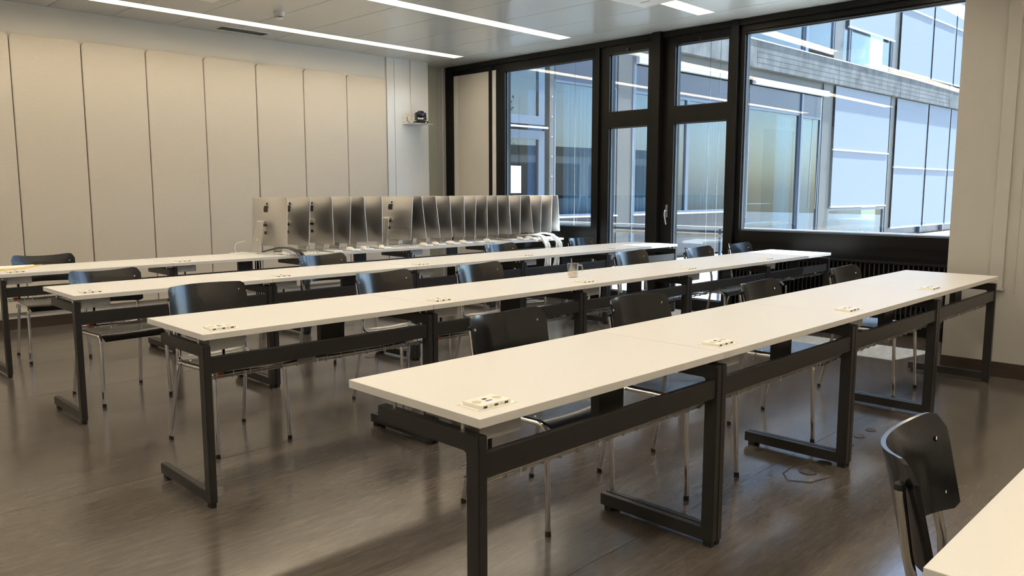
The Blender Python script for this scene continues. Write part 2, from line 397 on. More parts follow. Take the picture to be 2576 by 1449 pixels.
# white infill leaf left of the first window
q = bx('infill_leaf', 'panel_warm', 7.592, 7.66, 7.856, 8.584, .10, 2.925, wf); bx('leaf_edge', 'wallw', 7.585, 7.593, 8.50, 8.584, .10, 2.925, wf); bx('leaf_edge', 'wallw', 7.580, 7.60, 7.725, 7.794, .10, 2.925, wf)
bx('leaf_plinth', 'winframe', 7.59, 7.66, 7.72, 8.6, 0, .10, wf)
def window(name, ya, yb, za, zb, fw=(.0, 0), seg=None):
    w = struct(bpy.data.objects.new(name, None)); COL.objects.link(w)
    return w
def glazed(root, ya, yb, za, zb, fl, fr, fb, ft):
    """frame widths left(+y side)/right/bottom/top around the pane"""
    MB().box(7.585, 7.70, yb, yb+fl, za-fb, zb+ft).box(7.585, 7.70, ya-fr, ya, za-fb, zb+ft).box(7.585, 7.70, ya, yb, za-fb, za).box(7.585, 7.70, ya, yb, zb, zb+ft).obj('window_frame', 'winframe', root)
    b = .012
    MB().box(7.622, 7.636, ya, ya+b, za, zb).box(7.622, 7.636, yb-b, yb, za, zb).box(7.622, 7.636, ya+b, yb-b, za, za+b).box(7.622, 7.636, ya+b, yb-b, zb-b, zb).obj('glazing_bead', 'fframe', root)
    bx('pane', 'glass', 7.640, 7.646, ya+.001, yb-.001, za+.001, zb-.001, root)
w1 = window('window_1', 0, 0, 0, 0); glazed(w1, 6.072, 7.56, .872, 2.893, .16, .066, .10, .04)
bx('lower_panel', 'winframe', 7.60, 7.68, 6.006, 7.72, .0, .772, w1); bx('panel_ridge', 'winframe', 7.590, 7.60, 6.006, 7.72, .715, .735, w1); bx('sill_strip', 'bar', 7.66, 7.76, 6.07, 7.56, .858, .87, w1)
w2 = window('window_2', 0, 0, 0, 0); glazed(w2, 1.60, 4.085, .905, 2.917, .05, .05, .11, .02)
bx('lower_panel', 'winframe', 7.60, 7.68, 1.55, 4.135, .0, .795, w2); bx('panel_ridge', 'winframe', 7.588, 7.60, 1.55, 4.135, .70, .72, w2); bx('sill_strip', 'bar', 7.66, 7.76, 1.6, 4.085, .895, .906, w2)
d1 = struct(bpy.data.objects.new('door_1', None)); COL.objects.link(d1); glazed(d1, 5.268, 5.815, .12, 2.058, .13, .10, .12, .09); glazed(d1, 5.268, 5.815, 2.238, 2.905, .13, .10, .09, .03)
d2 = struct(bpy.data.objects.new('door_2', None)); COL.objects.link(d2); glazed(d2, 4.268, 4.915, .12, 2.060, .145, .053, .12, .09); glazed(d2, 4.268, 4.915, 2.240, 2.905, .145, .053, .09, .03)
for (d, y) in ((d1, 5.55), (d2, 4.60)):
    MB().lathe([(.016, 0), (.016, .01), (.008, .012), (.008, .02)], axis='X').obj('latch', 'blackplastic', d, (7.565, y, 2.962-.03))
MB().box(7.575, 7.586, 4.965, 4.995, 1.02, 1.16, .002).box(7.555, 7.576, 4.972, 4.988, 1.085, 1.10).tube(fillet([(7.556, 4.98, 1.10), (7.545, 4.98, 1.095), (7.545, 4.985, 1.05), (7.548, 4.962, .94)], .01), .010, 8).obj('handle', 'handle', d2)
for (par, ys) in ((w1, (6.83, 6.50)), (d1, (5.60,)), (d2, (4.59, 4.47))):
    for y in ys: MB().tube([(7.78, y, .1), (7.78, y, 3.1)], .0028, 6).obj('blind_guide_wire', 'handle', par)
# radiator
t = thing('radiator', 'long black radiator under the large right window', 'radiator', (7.46, 1.76, 0))
bx('top_cover', 'winframe', 0, .125, 0, 2.33, .655, .675, t, .003); bx('end_plate', 'winframe', .0, .12, 2.31, 2.33, .12, .655, t)
f_ = bx('fin', 'frame', .01, .11, 0, .012, .12, .65, t)
for k in range(1, 55): inst(f_, t, (0, k*.042, 0))
bx('tube_row', 'winframe', .05, .07, 0, 2.3, .2, .25, t)
for y in (.3, 2.0): bx('foot', 'winframe', .03, .09, y, y+.03, 0, .12, t)

# ------------------------------------------------------------------ outside: balcony slab overhead, terrace, railing
t = struct(bx('trim_3', 'concrete', 7.72, 8.695, 1.2, 9.0, 3.40, 3.9))
bx('facade_above', 'fframe', 7.72, 7.75, -3, 9.0, 3.2, 6.4, t)
ter = struct(bx('terrace_ground', 'gravel', 7.72, 46, -14, 9.0, -.14, -.045)); ter.name = 'floor_terrace'
pv = MB().box(0, .594, 0, .594, -.045, -.012, .003).obj('paver', 'paver', ter, (7.75, 0.0, 0))
for i in range(13):
    for j in range(-3, 14):
        if (i, j) != (0, 0): inst(pv, ter, (7.75+i*.6, j*.6, random.uniform(-.002, .002)))
bx('pale_paving', 'paver', 15.55, 45, -13, 8.0, -.045, -.012, ter)
t = thing('terrace_railing', 'white topped terrace railing with a weathered plank outside the glass doors', 'railing', (8.5, 0, 0))
MB().tube([(0, 1.0, .872), (0, 8.6, .872)], .017, 10).obj('top_rail', 'bar', t)
bx('lower_rail', 'fframe', -.012, .012, 1.0, 8.6, .815, .84, t); bx('plank', 'wood', -.02, .02, 1.0, 8.6, .765, .80, t)
po = bx('post', 'fframe', -.015, .015, 0, .03, -.012, .86, t); po.location = (0, 1.1, 0)
for k in range(1, 5): inst(po, t, (0, 1.1+k*1.85, 0))

# ------------------------------------------------------------------ building across the terrace
FA = math.atan2(-.0403, .99919)
fb = thing('office_building', 'wing of an office building seen through the windows, concrete band and white blinds', 'building', (7.6, 9.039, 0), FA)
def F(name, m, u0, u1, z0, z1, y0=0.0, y1=.06, bev=0): return bx(name, m, u0, u1, y0, y1, z0, z1, fb, bev)
B = [.72, 4.76, 8.80, 12.84, 16.82, 20.9, 24.9, 28.9]
# concrete bands
for k in range(-1, 7):
    u0 = B[k] if k >= 0 else -.1; u1 = B[k+1]
    for (z0, z1) in ((4.0, 4.58), (8.0, 8.6)):
        cp = F('concrete_panel', 'concrete', u0+.006, u1-.006, z0, z1, -.16, .25, .004)
        if z0 == 4.0 and 2 <= k <= 4:
            n = 5
            for q in range(1, n): bx('board_line', 'col', u0+.01, u1-.01, -.1625, -.1595, z0+q*.116, z0+q*.116+.004, fb)
F('band_cap', 'bar', -.1, 28.9, 4.58, 4.60, -.18, .2); F('soffit', 'col', -.1, 28.9, 3.80, 4.0, .0, .2)
F('roof_slab', 'concrete', -.1, 29, 8.6, 8.9, -.1, 8); F('floor_slab', 'col', -.1, 29, 4.0, 4.5, .26, 6); F('ground_slab', 'col', -.1, 29, -.1, .1, .26, 6); F('room_back', 'froom', -.1, 29, 0, 8.6, 5.9, 6.0)
# columns
for (u0, u1) in ((4.20, 4.62), (8.25, 8.74), (12.30, 12.84), (16.55, 16.84)): F('column', 'col', u0, u1, -.05, 4.0, -.03, .25)
for (u0, u1) in ((4.3, 4.75), (8.2, 8.62), (12.78, 13.28), (16.44, 16.84)): F('column', 'col', u0, u1, 4.6, 8.0, -.03, .25)
F('column', 'col', 2.41, 2.51, -.05, 4.0, -.03, .1)
b_ = MB().lathe([(.0, -.012), (.010, -.010), (.013, 0)], axis='Y').obj('bolt', 'rivet', fb, (2.46, -.03, .9))
for k in range(1, 7): inst(b_, fb, (2.46, -.03, .9+k*.33))
def fglz(u0, u1, z0, z1, m='fglass', fw=.05):
    f = MB().box(u0, u0+fw, -.02, .05, z0, z1).box(u1-fw, u1, -.02, .05, z0, z1).box(u0+fw, u1-fw, -.02, .05, z0, z0+fw).box(u0+fw, u1-fw, -.02, .05, z1-fw, z1).obj('window', 'fframe', fb)
    MB().box(u0+fw, u1-fw, .012, .018, z0+fw, z1-fw).obj('window_pane', m, f)
    return f
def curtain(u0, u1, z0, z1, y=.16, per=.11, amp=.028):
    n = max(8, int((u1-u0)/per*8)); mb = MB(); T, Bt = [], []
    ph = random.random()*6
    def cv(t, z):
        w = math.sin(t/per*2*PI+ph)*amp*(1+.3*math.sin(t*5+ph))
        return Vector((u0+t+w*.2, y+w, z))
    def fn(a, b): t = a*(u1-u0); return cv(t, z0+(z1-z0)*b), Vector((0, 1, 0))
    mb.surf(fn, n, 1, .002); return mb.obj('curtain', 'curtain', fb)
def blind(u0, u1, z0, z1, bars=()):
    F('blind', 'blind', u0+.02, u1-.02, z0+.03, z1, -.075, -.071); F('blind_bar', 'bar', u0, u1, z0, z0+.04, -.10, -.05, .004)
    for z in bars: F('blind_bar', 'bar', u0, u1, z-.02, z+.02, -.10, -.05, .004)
# bay seen in the first window: framed door leaf, blue reveal, then glass with curtain
f = fglz(.05, 2.30, 2.40, 3.60, fw=.14); f = fglz(.05, 2.30, .10, 2.30, fw=.14); F('door_leaf', 'bluedoor', 2.02, 2.32, .3, 2.95, .06, .10); F('bright_rail', 'bar', .1, 2.35, 2.34, 2.37, -.06, -.03)
F('notice', 'paper', 1.55, 1.78, 1.28, 1.72, .004, .008); F('cover_strip', 'fframe', -.1, 2.4, 3.60, 3.82, -.02, .06)
fglz(2.53, 4.18, .87, 3.17, fw=.04); F('head_panel', 'fpanel', 2.53, 4.18, 3.17, 3.8, -.02, .04); curtain(2.98, 3.75, .9, 3.15); curtain(3.8, 4.15, .9, 3.15)
F('spandrel', 'fblack', 2.53, 4.18, 0, .85, -.02, .04); F('sill', 'bar', 2.53, 4.18, .85, .875, -.08, 0)
# bay seen through the doors
fglz(4.70, 6.45, .87, 3.17, fw=.05); fglz(6.45, 8.2, .87, 3.17, fw=.05)
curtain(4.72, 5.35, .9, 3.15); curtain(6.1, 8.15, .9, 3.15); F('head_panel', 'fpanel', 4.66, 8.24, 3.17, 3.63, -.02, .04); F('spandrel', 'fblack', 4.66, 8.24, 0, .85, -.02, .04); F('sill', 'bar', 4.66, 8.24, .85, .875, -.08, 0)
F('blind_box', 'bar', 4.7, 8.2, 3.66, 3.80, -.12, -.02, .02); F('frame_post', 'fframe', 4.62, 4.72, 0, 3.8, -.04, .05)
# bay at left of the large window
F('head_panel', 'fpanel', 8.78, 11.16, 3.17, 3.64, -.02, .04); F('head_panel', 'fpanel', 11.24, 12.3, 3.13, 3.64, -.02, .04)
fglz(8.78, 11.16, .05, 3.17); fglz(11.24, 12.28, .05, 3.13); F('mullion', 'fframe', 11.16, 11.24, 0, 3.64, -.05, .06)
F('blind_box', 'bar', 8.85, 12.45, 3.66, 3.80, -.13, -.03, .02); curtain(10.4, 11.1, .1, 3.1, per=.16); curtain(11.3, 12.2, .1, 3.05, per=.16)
for z in (1.0, .55): F('inner_rail', 'bar', 8.8, 11.1, z, z+.025, .3, .33)
MB().tube([(12.1, -.09, 3.7), (11.98, -.09, .86)], .006, 6).obj('blind_crank', 'bar', fb)
# blinds
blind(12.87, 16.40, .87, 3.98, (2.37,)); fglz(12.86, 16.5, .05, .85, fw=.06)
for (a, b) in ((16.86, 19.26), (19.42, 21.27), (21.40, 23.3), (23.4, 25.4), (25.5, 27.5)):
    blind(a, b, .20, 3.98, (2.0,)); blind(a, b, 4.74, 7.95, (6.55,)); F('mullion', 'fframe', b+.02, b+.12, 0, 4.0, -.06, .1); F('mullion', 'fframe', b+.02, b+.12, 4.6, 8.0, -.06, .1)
F('backing', 'fpanel', 16.86, 28.8, 0, 8.0, .02, .05)
# upper floor windows
fglz(8.64, 11.22, 4.62, 7.9); fglz(11.36, 12.76, 4.75, 7.9); F('mullion', 'fframe', 11.22, 11.36, 4.6, 8, -.05, .06)
fglz(13.3, 13.7, 4.62, 7.9); fglz(13.75, 16.42, 4.62, 7.9); blind(13.45, 16.42, 5.50, 7.95)
for (a, b) in ((.3, 4.3), (4.75, 8.2)): fglz(a, b, 4.62, 7.9)
F('wall_end', 'concrete', -.1, 0, 0, 8.6, -.1, .3)
# low white wing and trees that close the terrace on the far side (they show as reflections in the facade glass)
lw = thing('low_wing', 'long low white building wing closing the terrace, seen as a reflection', 'building', (26, -13, 0), math.radians(4))
bx('wall', 'wallw', -12, 14, -6, 0, 0, 3.2, lw); bx('roof_edge', 'concrete', -12.2, 14.2, -6.2, .2, 3.2, 3.7, lw)
pn = bx('window', 'fblack', 0, 2.4, .002, .03, .9, 2.8, lw); pn.location = (-11, 0, 0)
for k in range(1, 8): inst(pn, lw, (-11+3.1*k, 0, 0))
def tree(x, y, h, label, n=900, seed=1):
    rnd = random.Random(seed); t = thing('garden_tree', label, 'tree', (x, y, -.05), 0, 'trees beyond the terrace')
    MB().tube([(0, 0, 0), (.05, .03, h*.3), (.0, .1, h*.55), (.1, 0, h*.8)], [.11, .09, .07, .03], 8).tube([(.03, .05, h*.4), (.6, .2, h*.62)], [.05, .02], 6).tube([(.03, .05, h*.45), (-.5, -.3, h*.7)], [.05, .02], 6).obj('trunk', 'bark', t)
    mb = MB()
    for i in range(n):
        a, b_, r = rnd.uniform(0, 2*PI), math.acos(rnd.uniform(-1, 1)), rnd.uniform(.3, 1)**.5
        c = Vector((math.cos(a)*math.sin(b_)*r*h*.27, math.sin(a)*math.sin(b_)*r*h*.27, h*.68+math.cos(b_)*r*h*.32))
        s = rnd.uniform(.05, .11); R = Euler((rnd.uniform(0, 6), rnd.uniform(0, 6), 0)).to_matrix()
        vs = [mb.bm.verts.new(c+R@Vector(p)*s) for p in ((-1, 0, 0), (0, -.5, .1), (1, 0, 0), (0, .5, .1))]; mb.bm.faces.new(vs)
    o = mb.obj('foliage', 'leaf', t); o['kind'] = 'stuff'
tree(17.5, -6.0, 5.2, 'slender green tree on the terrace side, seen only as a reflection', seed=2)
tree(22.5, -8.5, 6.5, 'larger green tree farther along the terrace, seen only as a reflection', seed=3)

# ------------------------------------------------------------------ desks
def arc(cx, cy, r, a0, a1, n=4): return [(cx+r*math.cos(a0+(a1-a0)*k/n), cy+r*math.sin(a0+(a1-a0)*k/n)) for k in range(n+1)]
def side_frame():
    # C shaped flat tube frame in the YZ plane: post at front, arm above, foot below
    o = [(.006, .02), (.56, .02), (.56, .068), (.068, .068)]
    inner = arc(.056+.012, .642-.012, .012, PI, PI/2, 3)
    pts = [(.006, .02), (.535, .02), (.535, .068), (.056, .068)] + inner + [(.450, .642), (.450, .690), (.006, .690)]
    mb = MB().poly([(0, y, z) for y, z in pts], .031, (1, 0, 0)); bmesh.ops.recalc_face_normals(mb.bm, faces=mb.bm.faces[:])
    es = [e for e in mb.bm.edges if e.calc_face_angle(0) > .8]
    bmesh.ops.bevel(mb.bm, geom=es, offset=.0022, segments=2, affect='EDGES')
    return mb
def make_desk(label, group):
    t = thing('desk', label, 'desk', (0, 0, 0), 0, group)
    MB().box(.0015, 1.1985, 0, .6, .715, .74, .0015).obj('tabletop', 'laminate', t)
    for x in (.002, 1.167):
        fr = side_frame().obj('side_frame', 'frame', t, (x, 0, 0))
        for y in (.012, .48): MB().box(.004, .027, y, y+.035, 0, .021).obj('foot_pad', 'rubber', fr)
    MB().box(.034, 1.166, .012, .036, .572, .640, .002).obj('beam', 'frame', t)
    st = MB().tube([(0, 0, .688), (0, 0, .716)], .0065, 10).obj('standoff', 'chrome', t, (.018, .085, 0))
    for (x, y) in ((.018, .385), (.06, .25), (1.18, .085), (1.18, .385), (1.14, .25)): inst(st, t, (x, y, 0))
    MB().box(.05, .205, .055, .165, .658, .715).obj('cable_tray', 'galv', t)
    MB().box(.045, .16, .165, .28, .69, .714).obj('bracket_plate', 'galv', t)
    MB().box(.597, .725, .092, .098, .575, .714).box(.597, .603, .098, .125, .575, .714).box(.719, .725, .098, .125, .575, .714).obj('centre_bracket', 'frame', t)
    # wire basket
    mb = MB()
    for (y, z) in ((.050, .550), (.058, .538), (.085, .534), (.115, .545), (.125, .568)): mb.tube([(.045, y, z), (1.155, y, z)], .0030 if y < .07 else .0022, 6)
    for k in range(15):
        x = .07+k*.0757; mb.tube(fillet([(x, .030, .580), (x, .046, .578), (x, .050, .534), (x, .118, .534), (x, .128, .590)], .006, 2), .0022, 5)
    mb.obj('wire_basket', 'wire', t)
    tie = MB().tube([(0, .048, .552), (0, .064, .552), (0, .066, .530), (0, .050, .530)], .0022, 5, closed=True).obj('cable_tie', 'white', t, (.20, 0, 0)); inst(tie, t, (.55, 0, 0)); inst(tie, t, (.93, 0, 0))
    bx('orange_connector', 'orange', .09, .118, .075, .105, .536, .560, t, .003)
    bx('splice_box', 'galv', .48, .56, .08, .13, .530, .565, t, .003)
    mb = MB(); mb.tube(fillet([(.12, .09, .548), (.25, .10, .542), (.34, .08, .540), (.5, .11, .548)], .05), .005, 6).tube(fillet([(.55, .11, .548), (.75, .10, .542), (.95, .10, .542), (1.12, .12, .545)], .05), .005, 6)
    mb.obj('cable', 'blackplastic', t)
    MB().tube([(.13, .10, .66), (.128, .10, .548)], .006, 8).obj('drop_cable', 'blackplastic', t)
    # sockets on the desk top: base plate with three modules
    sp = MB().box(.048, .192, .050, .150, .740, .7412).obj('socket_plate', 'socket', t)
    for k, x in enumerate((.060, .0975, .135)):
        mo = MB().box(0, .0365, .060, .135, .741, .7515, .0015).obj('socket_module', 'socket', sp, (x, 0, 0))
    for x in (.060, .135): MB().lathe([(.0135, 0), (.0135, .0006), (0, .0007)], (x+.018, .098, .7513), 20).obj('socket_face', 'socket_hole', sp)
    MB().box(.104, .126, .085, .092, .7513, .7520).obj('label_print', 'blue_print', sp); MB().box(.108, .122, .102, .112, .7513, .7522).obj('switch', 'dark', sp)
    for x in (.070, .110, .148): MB().box(x, x+.012, .0585, .0605, .7435, .748).obj('cable_slot', 'dark', sp)
    for (x, y) in ((.054, .140), (.186, .058), (.054, .058), (.186, .140)): MB().lathe([(.0028, 0), (.0028, .0006), (0, .0008)], (x, y, .7411), 10).obj('screw', 'rivet', sp)
    return t
ROWS = {  # x of left end, y of front edge, yaw, number of desks
    'A': (1.3314, 1.3382, -.0142, 4), 'B': (1.3596, 3.0099, -.0127, 5), 'C': (1.3822, 4.6989, -.0094, 5), 'D': (1.3900, 6.3352, -.0013, 5), 'Z': (1.262, -.2480, -.012, 1)}
ROWN = {'A': 'nearest full row', 'B': 'second row', 'C': 'third row', 'D': 'far row along the panel wall'}
POS5 = ['leftmost', 'second from left', 'middle', 'second from right', 'rightmost']; POS4 = ['leftmost', 'second from left', 'third from left', 'rightmost']
def place(row, lx, ly):
    xl, yr, a, n = ROWS[row]; u = xl+lx-7 if row != 'Z' else lx
    if row == 'Z': return (xl+lx-ly*a, yr+ly+lx*a)
    return (7+u-ly*a, yr+ly+u*a)
proto = None
for row in 'ABCDZ':
    xl, yr, a, n = ROWS[row]
    for i in range(n):
        if row == 'Z': lab = 'cream desk corner cut off by the bottom right of the picture'; grp = None
        else: lab = '%s cream-topped desk of the %s' % ((POS4 if n == 4 else POS5)[i], ROWN[row]); grp = 'cream desks in rows'
        x, y = place(row, i*1.2, 0)
        if proto is None:
            proto = make_desk(lab, grp); proto.location = (x, y, 0); proto.rotation_euler = (0, 0, a)
        else: dup(proto, (x, y, 0), a, lab, grp or 'cream desks in rows')

# ------------------------------------------------------------------ chairs (facing -Y)
def make_chair(label, flip=False):
    t = thing('chair', label, 'chair', (0, 0, 0), 0, 'black plywood chairs')
    for s in (-1, 1):
        # front leg bending into the seat rail
        MB().tube(fillet([(s*.205, -.235, .018), (s*.196, -.215, .432), (s*.192, .150, .425)], .045, 6), .0104, 10).obj('front_leg', 'chrome', t)
        MB().tube([(s*.212, .240, .018), (s*.200, .182, .30), (s*.193, .156, .44), (s*.193, .162, .52), (s*.196, .186, .62), (s*.198, .206, .748)], .0104, 10).obj('rear_leg', 'chrome', t)
        MB().lathe([(.0106, 0), (.0112, .004), (.0100, .012), (.004, .017), (0, .018)], (s*.198, .206, .747), 12).obj('tube_cap', 'rubber', t)
        for (x, y) in ((s*.2055, -.235), (s*.2125, .241)): MB().lathe([(.012, 0), (.012, .008), (.0112, .012), (.0112, .022)], (x, y, 0), 12).obj('foot_cap', 'rubber', t)
        MB().tube(fillet([(s*.196, .10, .428), (s*.222, .10, .430), (s*.226, .10, .40)], .01, 3), .005, 8).obj('stacking_hook', 'chrome', t)
    for y in (-.12, .09): MB().tube([(-.192, y, .424), (.192, y, .424)], .007, 8).obj('cross_bar', 'chrome', t)
    def seat(u, v):
        x = (u-.5)*.395; y = -.245+v*.40
        w = 1-.10*max(0, (.25-v)/.25)**2 - .08*max(0, (v-.8)/.2)**2
        x *= w
        z = .447 - .010*(1-(2*u-1)**2)*(1-abs(2*v-1)**2) - .036*max(0, (.16-v)/.16)**2 + .012*max(0, (v-.85)/.15)**2
        nz = Vector((0, -.6*max(0, (.16-v)/.16), 1)).normalized()
        return Vector((x, y, z)), nz
    MB().surf(seat, 16, 20, .010).obj('seat', 'ply', t)
    W2 = .226
    def back(u, v):
        s = 2*u-1; z0, z1 = .588, .812
        # rounded upper corners, slight rise towards the ends
        top = z1 + .004 - .024*(1-s*s) - (.045*(1-math.sqrt(max(0, 1-((abs(s)-.80)/.20)**2))) if abs(s) > .80 else 0)
        bot = z0 + .010*(1-s*s)*0 + (.012*(1-math.sqrt(max(0, 1-((abs(s)-.9)/.1)**2))) if abs(s) > .9 else 0)
        z = bot+(top-bot)*v
        if flip: z = 1.408-z
        half = W2*(1-.045*(1-v))
        lean = .165+(z-.70)*.22+.05*max(0, (z-.74))
        y = lean + .085*(1-s*s)
        nr = Vector((.25*s, -1, .1)).normalized()
        return Vector((s*half, y-.012, z)), nr
    RZ = (.775, .652) if flip else (.748, .625)
    MB().surf(back, 28, 10, .010).obj('backrest', 'ply', t)
    for s in (-1, 1):
        for z in RZ:
            y = .165+(z-.70)*.22+.085*(1-(.84)**2)-.012-.0015
            MB().lathe([(.0065, .0), (.0062, -.0018), (.003, -.0022), (.002, -.0010), (0, -.0010)], (s*.190, y, z), 12, axis='Y').obj('rivet', 'rivet', t)
        for y in (-.13, .08): MB().lathe([(.0055, 0), (.004, .0018), (0, .0022)], (s*.165, y, .4455), 10).obj('seat_rivet', 'rivet', t)
    return t
CH = [  # x, y(origin = seat centre on floor), yaw, label
    (2.360, 2.150, .00, 'black plywood chair behind the leftmost desk of the nearest full row'),
    (3.045, 1.955, -.03, 'black plywood chair at the second desk of the nearest row'),
    (4.170, 1.910, .02, 'black plywood chair behind the third desk of the nearest full row'),
    (5.385, 1.910, .00, 'black plywood chair behind the rightmost desk of the nearest full row'),
    (1.860, 3.920, .06, 'black plywood chair behind the leftmost desk of the second row'),
    (3.005, 3.900, .04, 'black plywood chair behind the second desk of the second row, left of two close ones'),
    (3.825, 3.880, .03, 'black plywood chair behind the middle desk of the second row, left of the glass mug'),
    (5.530, 3.800, -.02, 'black plywood chair just right of the glass mug, behind the second row'),
    (6.365, 3.640, -.03, 'black plywood chair with a glass door behind it, end of the second row'),
    (7.150, 3.640, .03, 'black plywood chair nearest the large window, end of the second row'),
    (1.800, 5.310, .04, 'black plywood chair behind the leftmost desk of the third row'),
    (3.480, 5.370, .05, 'black plywood chair beside the dark cable bundle, behind the third row'),
    (5.405, 5.260, .04, 'black plywood chair left of the white cables, behind the third row'),
    (6.790, 5.380, .03, 'black plywood chair right of the white cables, behind the third row'),
    (1.860, 6.965, -.08, 'black plywood chair by the panel wall behind the far row, beyond the envelope'),
    (1.793, .314, .17, 'black plywood chair in the right foreground, its curved back seen from the side')]
c0 = None; cf = None
for (x, y, rz, lab) in CH:
    if 'at the second desk' in lab or lab.endswith('leftmost desk of the second row'):
        lab = lab.replace('plywood chair', 'plywood chair with square-cornered back')
        if cf is None: cf = make_chair(lab, True); cf.location = (x, y, 0); cf.rotation_euler = (0, 0, rz)
        else: dup(cf, (x, y, 0), rz, lab)
        continue
    if c0 is None: c0 = make_chair(lab); c0.location = (x, y, 0); c0.rotation_euler = (0, 0, rz)
    else: dup(c0, (x, y, 0), rz, lab)

# ------------------------------------------------------------------ computers on the far row
def make_computer(label):
    t = thing('computer', label, 'computer', (0, 0, 0), 0, 'silver computers packed on the far row')
    PW, PH = .325, .452
    # panel built upright around its hinge: origin (0,0,.30), front face at x=.03
    body = bpy.data.objects.new('display', None)
    def back(u, v):
        a, b = 2*u-1, 2*v-1
        r = .012
        y = a*PW; z = b*PH/2
        # rounded corners
        if abs(y) > PW-r and abs(z) > PH/2-r:
            dy, dz = (abs(y)-(PW-r))/r, (abs(z)-(PH/2-r))/r; m = max(dy, dz); n = math.hypot(dy, dz) or 1; k = m/n
            y = math.copysign(PW-r+r*dy*k, y); z = math.copysign(PH/2-r+r*dz*k, z)
        d = .004+.040*(1-abs(a)**2.4)*(1-abs(b)**2.4)
        return Vector((.028-d, y, z)), Vector((-1, 0, 0))
    mb = MB()
    us = [0, .006, .012, .02]+[.02+.96*k/20 for k in range(1, 20)]+[.98, .988, .994, 1]
    vs = [0, .008, .016, .026]+[.026+.948*k/14 for k in range(1, 14)]+[.974, .984, .992, 1]
    G = [[mb.bm.verts.new(back(u, v)[0]) for v in vs] for u in us]
    for i in range(len(us)-1):
        for j in range(len(vs)-1): f = mb.bm.faces.new((G[i][j], G[i][j+1], G[i+1][j+1], G[i+1][j])); f.smooth = True
    shell = mb.obj('rear_shell', 'alu', t, (0, 0, .292))
    def rr(x, pw, ph, r=.012, n=5):
        pts = []
        for (cy, cz, a0) in ((pw-r, ph-r, 0), (-pw+r, ph-r, PI/2), (-pw+r, -ph+r, PI), (pw-r, -ph+r, 1.5*PI)):
            for k in range(n+1): a = a0+PI/2*k/n; pts.append((x, cy+r*math.cos(a), cz+r*math.sin(a)))
        return pts
    MB().poly(rr(.024, PW+.0006, PH/2+.0006), .006, (1, 0, 0)).obj('rim', 'alu_edge', shell)
    MB().poly(rr(.030, PW-.002, PH/2-.002), .0015, (1, 0, 0)).obj('screen_glass', 'screen', shell)
    # emblem: fruit outline with bite and leaf on the shell
    def lf(a):
        r = .0235*(1+.06*math.cos(2*a)-.10*abs(math.cos(a/1.0-PI/2))**8)
        return r
    pts = []; q = 1.75
    for k in range(48):
        a = 2*PI*k/48; y = math.cos(a)*.0225; z = math.sin(a)*.0235
        if math.sin(a) > .8: z -= .004*(math.sin(a)-.8)/.2*(1 if abs(math.cos(a)) < .35 else .4)
        if math.sin(a) < -.8: z += .003*(-math.sin(a)-.8)/.2*(1 if abs(math.cos(a)) < .3 else .2); y *= .95
        d = math.hypot(y+.0275, z-.004)       # bite
        if d < .011: g_ = .011/max(d, 1e-4); y = -.0275+(y+.0275)*g_
        pts.append((-.0118, y*q, .112+z*q))
    MB().poly(pts, .010, (1, 0, 0)).obj('emblem', 'logo', shell)
    MB().poly([(-.0095, y*q, .112+z*q) for y, z in ((-.0005, .0245), (-.003, .0325), (-.009, .037), (-.0075, .029))], .010, (1, 0, 0)).obj('emblem_leaf', 'logo', shell)
    MB().lathe([(.016, 0), (.016, -.002), (.009, -.002), (.009, -.0012), (0, -.0012)], (-.0145, 0, -.105), 18, axis='X').obj('power_inlet', 'blackplastic', shell)
    MB().box(-.0195, -.016, -.032, .032, -.045, -.005).obj('hinge_slot', 'blackplastic', shell)
    # stand
    mb = MB(); prof = fillet([(-.078, 0, .296), (-.026, 0, .298)], .01); path = fillet([(-.020, 0, .272), (-.026, 0, .298), (-.066, 0, .300), (-.126, 0, .004), (.034, 0, .004)], .016, 5)
    for (hw,) in ((.086,),):
        ring = []
        for i, p in enumerate(path):
            tq = (path[min(i+1, len(path)-1)]-path[max(i-1, 0)]).normalized(); nr = Vector((-tq.z, 0, tq.x)).normalized(); th = .0035
            tap = hw*(.80 if p.z > .15 else 1) if False else hw*(1-.30*min(1, p.z/.3))
            ring.append([mb.bm.verts.new((p+nr*th*sg)+Vector((0, sy*tap, 0))) for (sg, sy) in ((1, -1), (1, 1), (-1, 1), (-1, -1))])
        for i in range(len(ring)-1):
            for j in range(4): mb.bm.faces.new((ring[i][j], ring[i][(j+1) % 4], ring[i+1][(j+1) % 4], ring[i+1][j]))
        mb.bm.faces.new(ring[0]); mb.bm.faces.new(ring[-1][::-1])
    stand = mb.obj('stand', 'alu', t)
    MB().lathe([(.019, 0), (.019, -.001), (0, -.001)], (-.0, 0, 0), 20, axis='X').obj('cable_hole', 'galv', stand, (-.1055, 0, .125), (0, math.radians(11.5), 0))
    return t
XB = [3.668, 3.900, 4.162, 4.350, 4.550, 4.738, 5.092, 5.309, 5.491, 5.672, 5.848, 6.010, 6.195, 6.380, 6.577, 6.739, 6.961, 7.104, 7.287, 7.505]
DX = [.021, .031, -.009, .026, -.036, .005, .035, -.062, -.065, -.035, -.013, .022, -.010, -.018, -.040, .012, -.072, .018, .017, -.104]
YAW = [.0, .0, -.02, .0, .03, .0, .0, .03, .03, .02, .0, -.02, .0, .0, .03, .0, .05, .05, .10, .25]
ORD = ['first', 'second', 'third', 'fourth', 'fifth', 'sixth', 'seventh', 'eighth', 'ninth', 'tenth', 'eleventh', 'twelfth', 'thirteenth', 'fourteenth', 'fifteenth', 'sixteenth', 'seventeenth', 'eighteenth', 'nineteenth', 'last']
m0 = None; BASEX = []
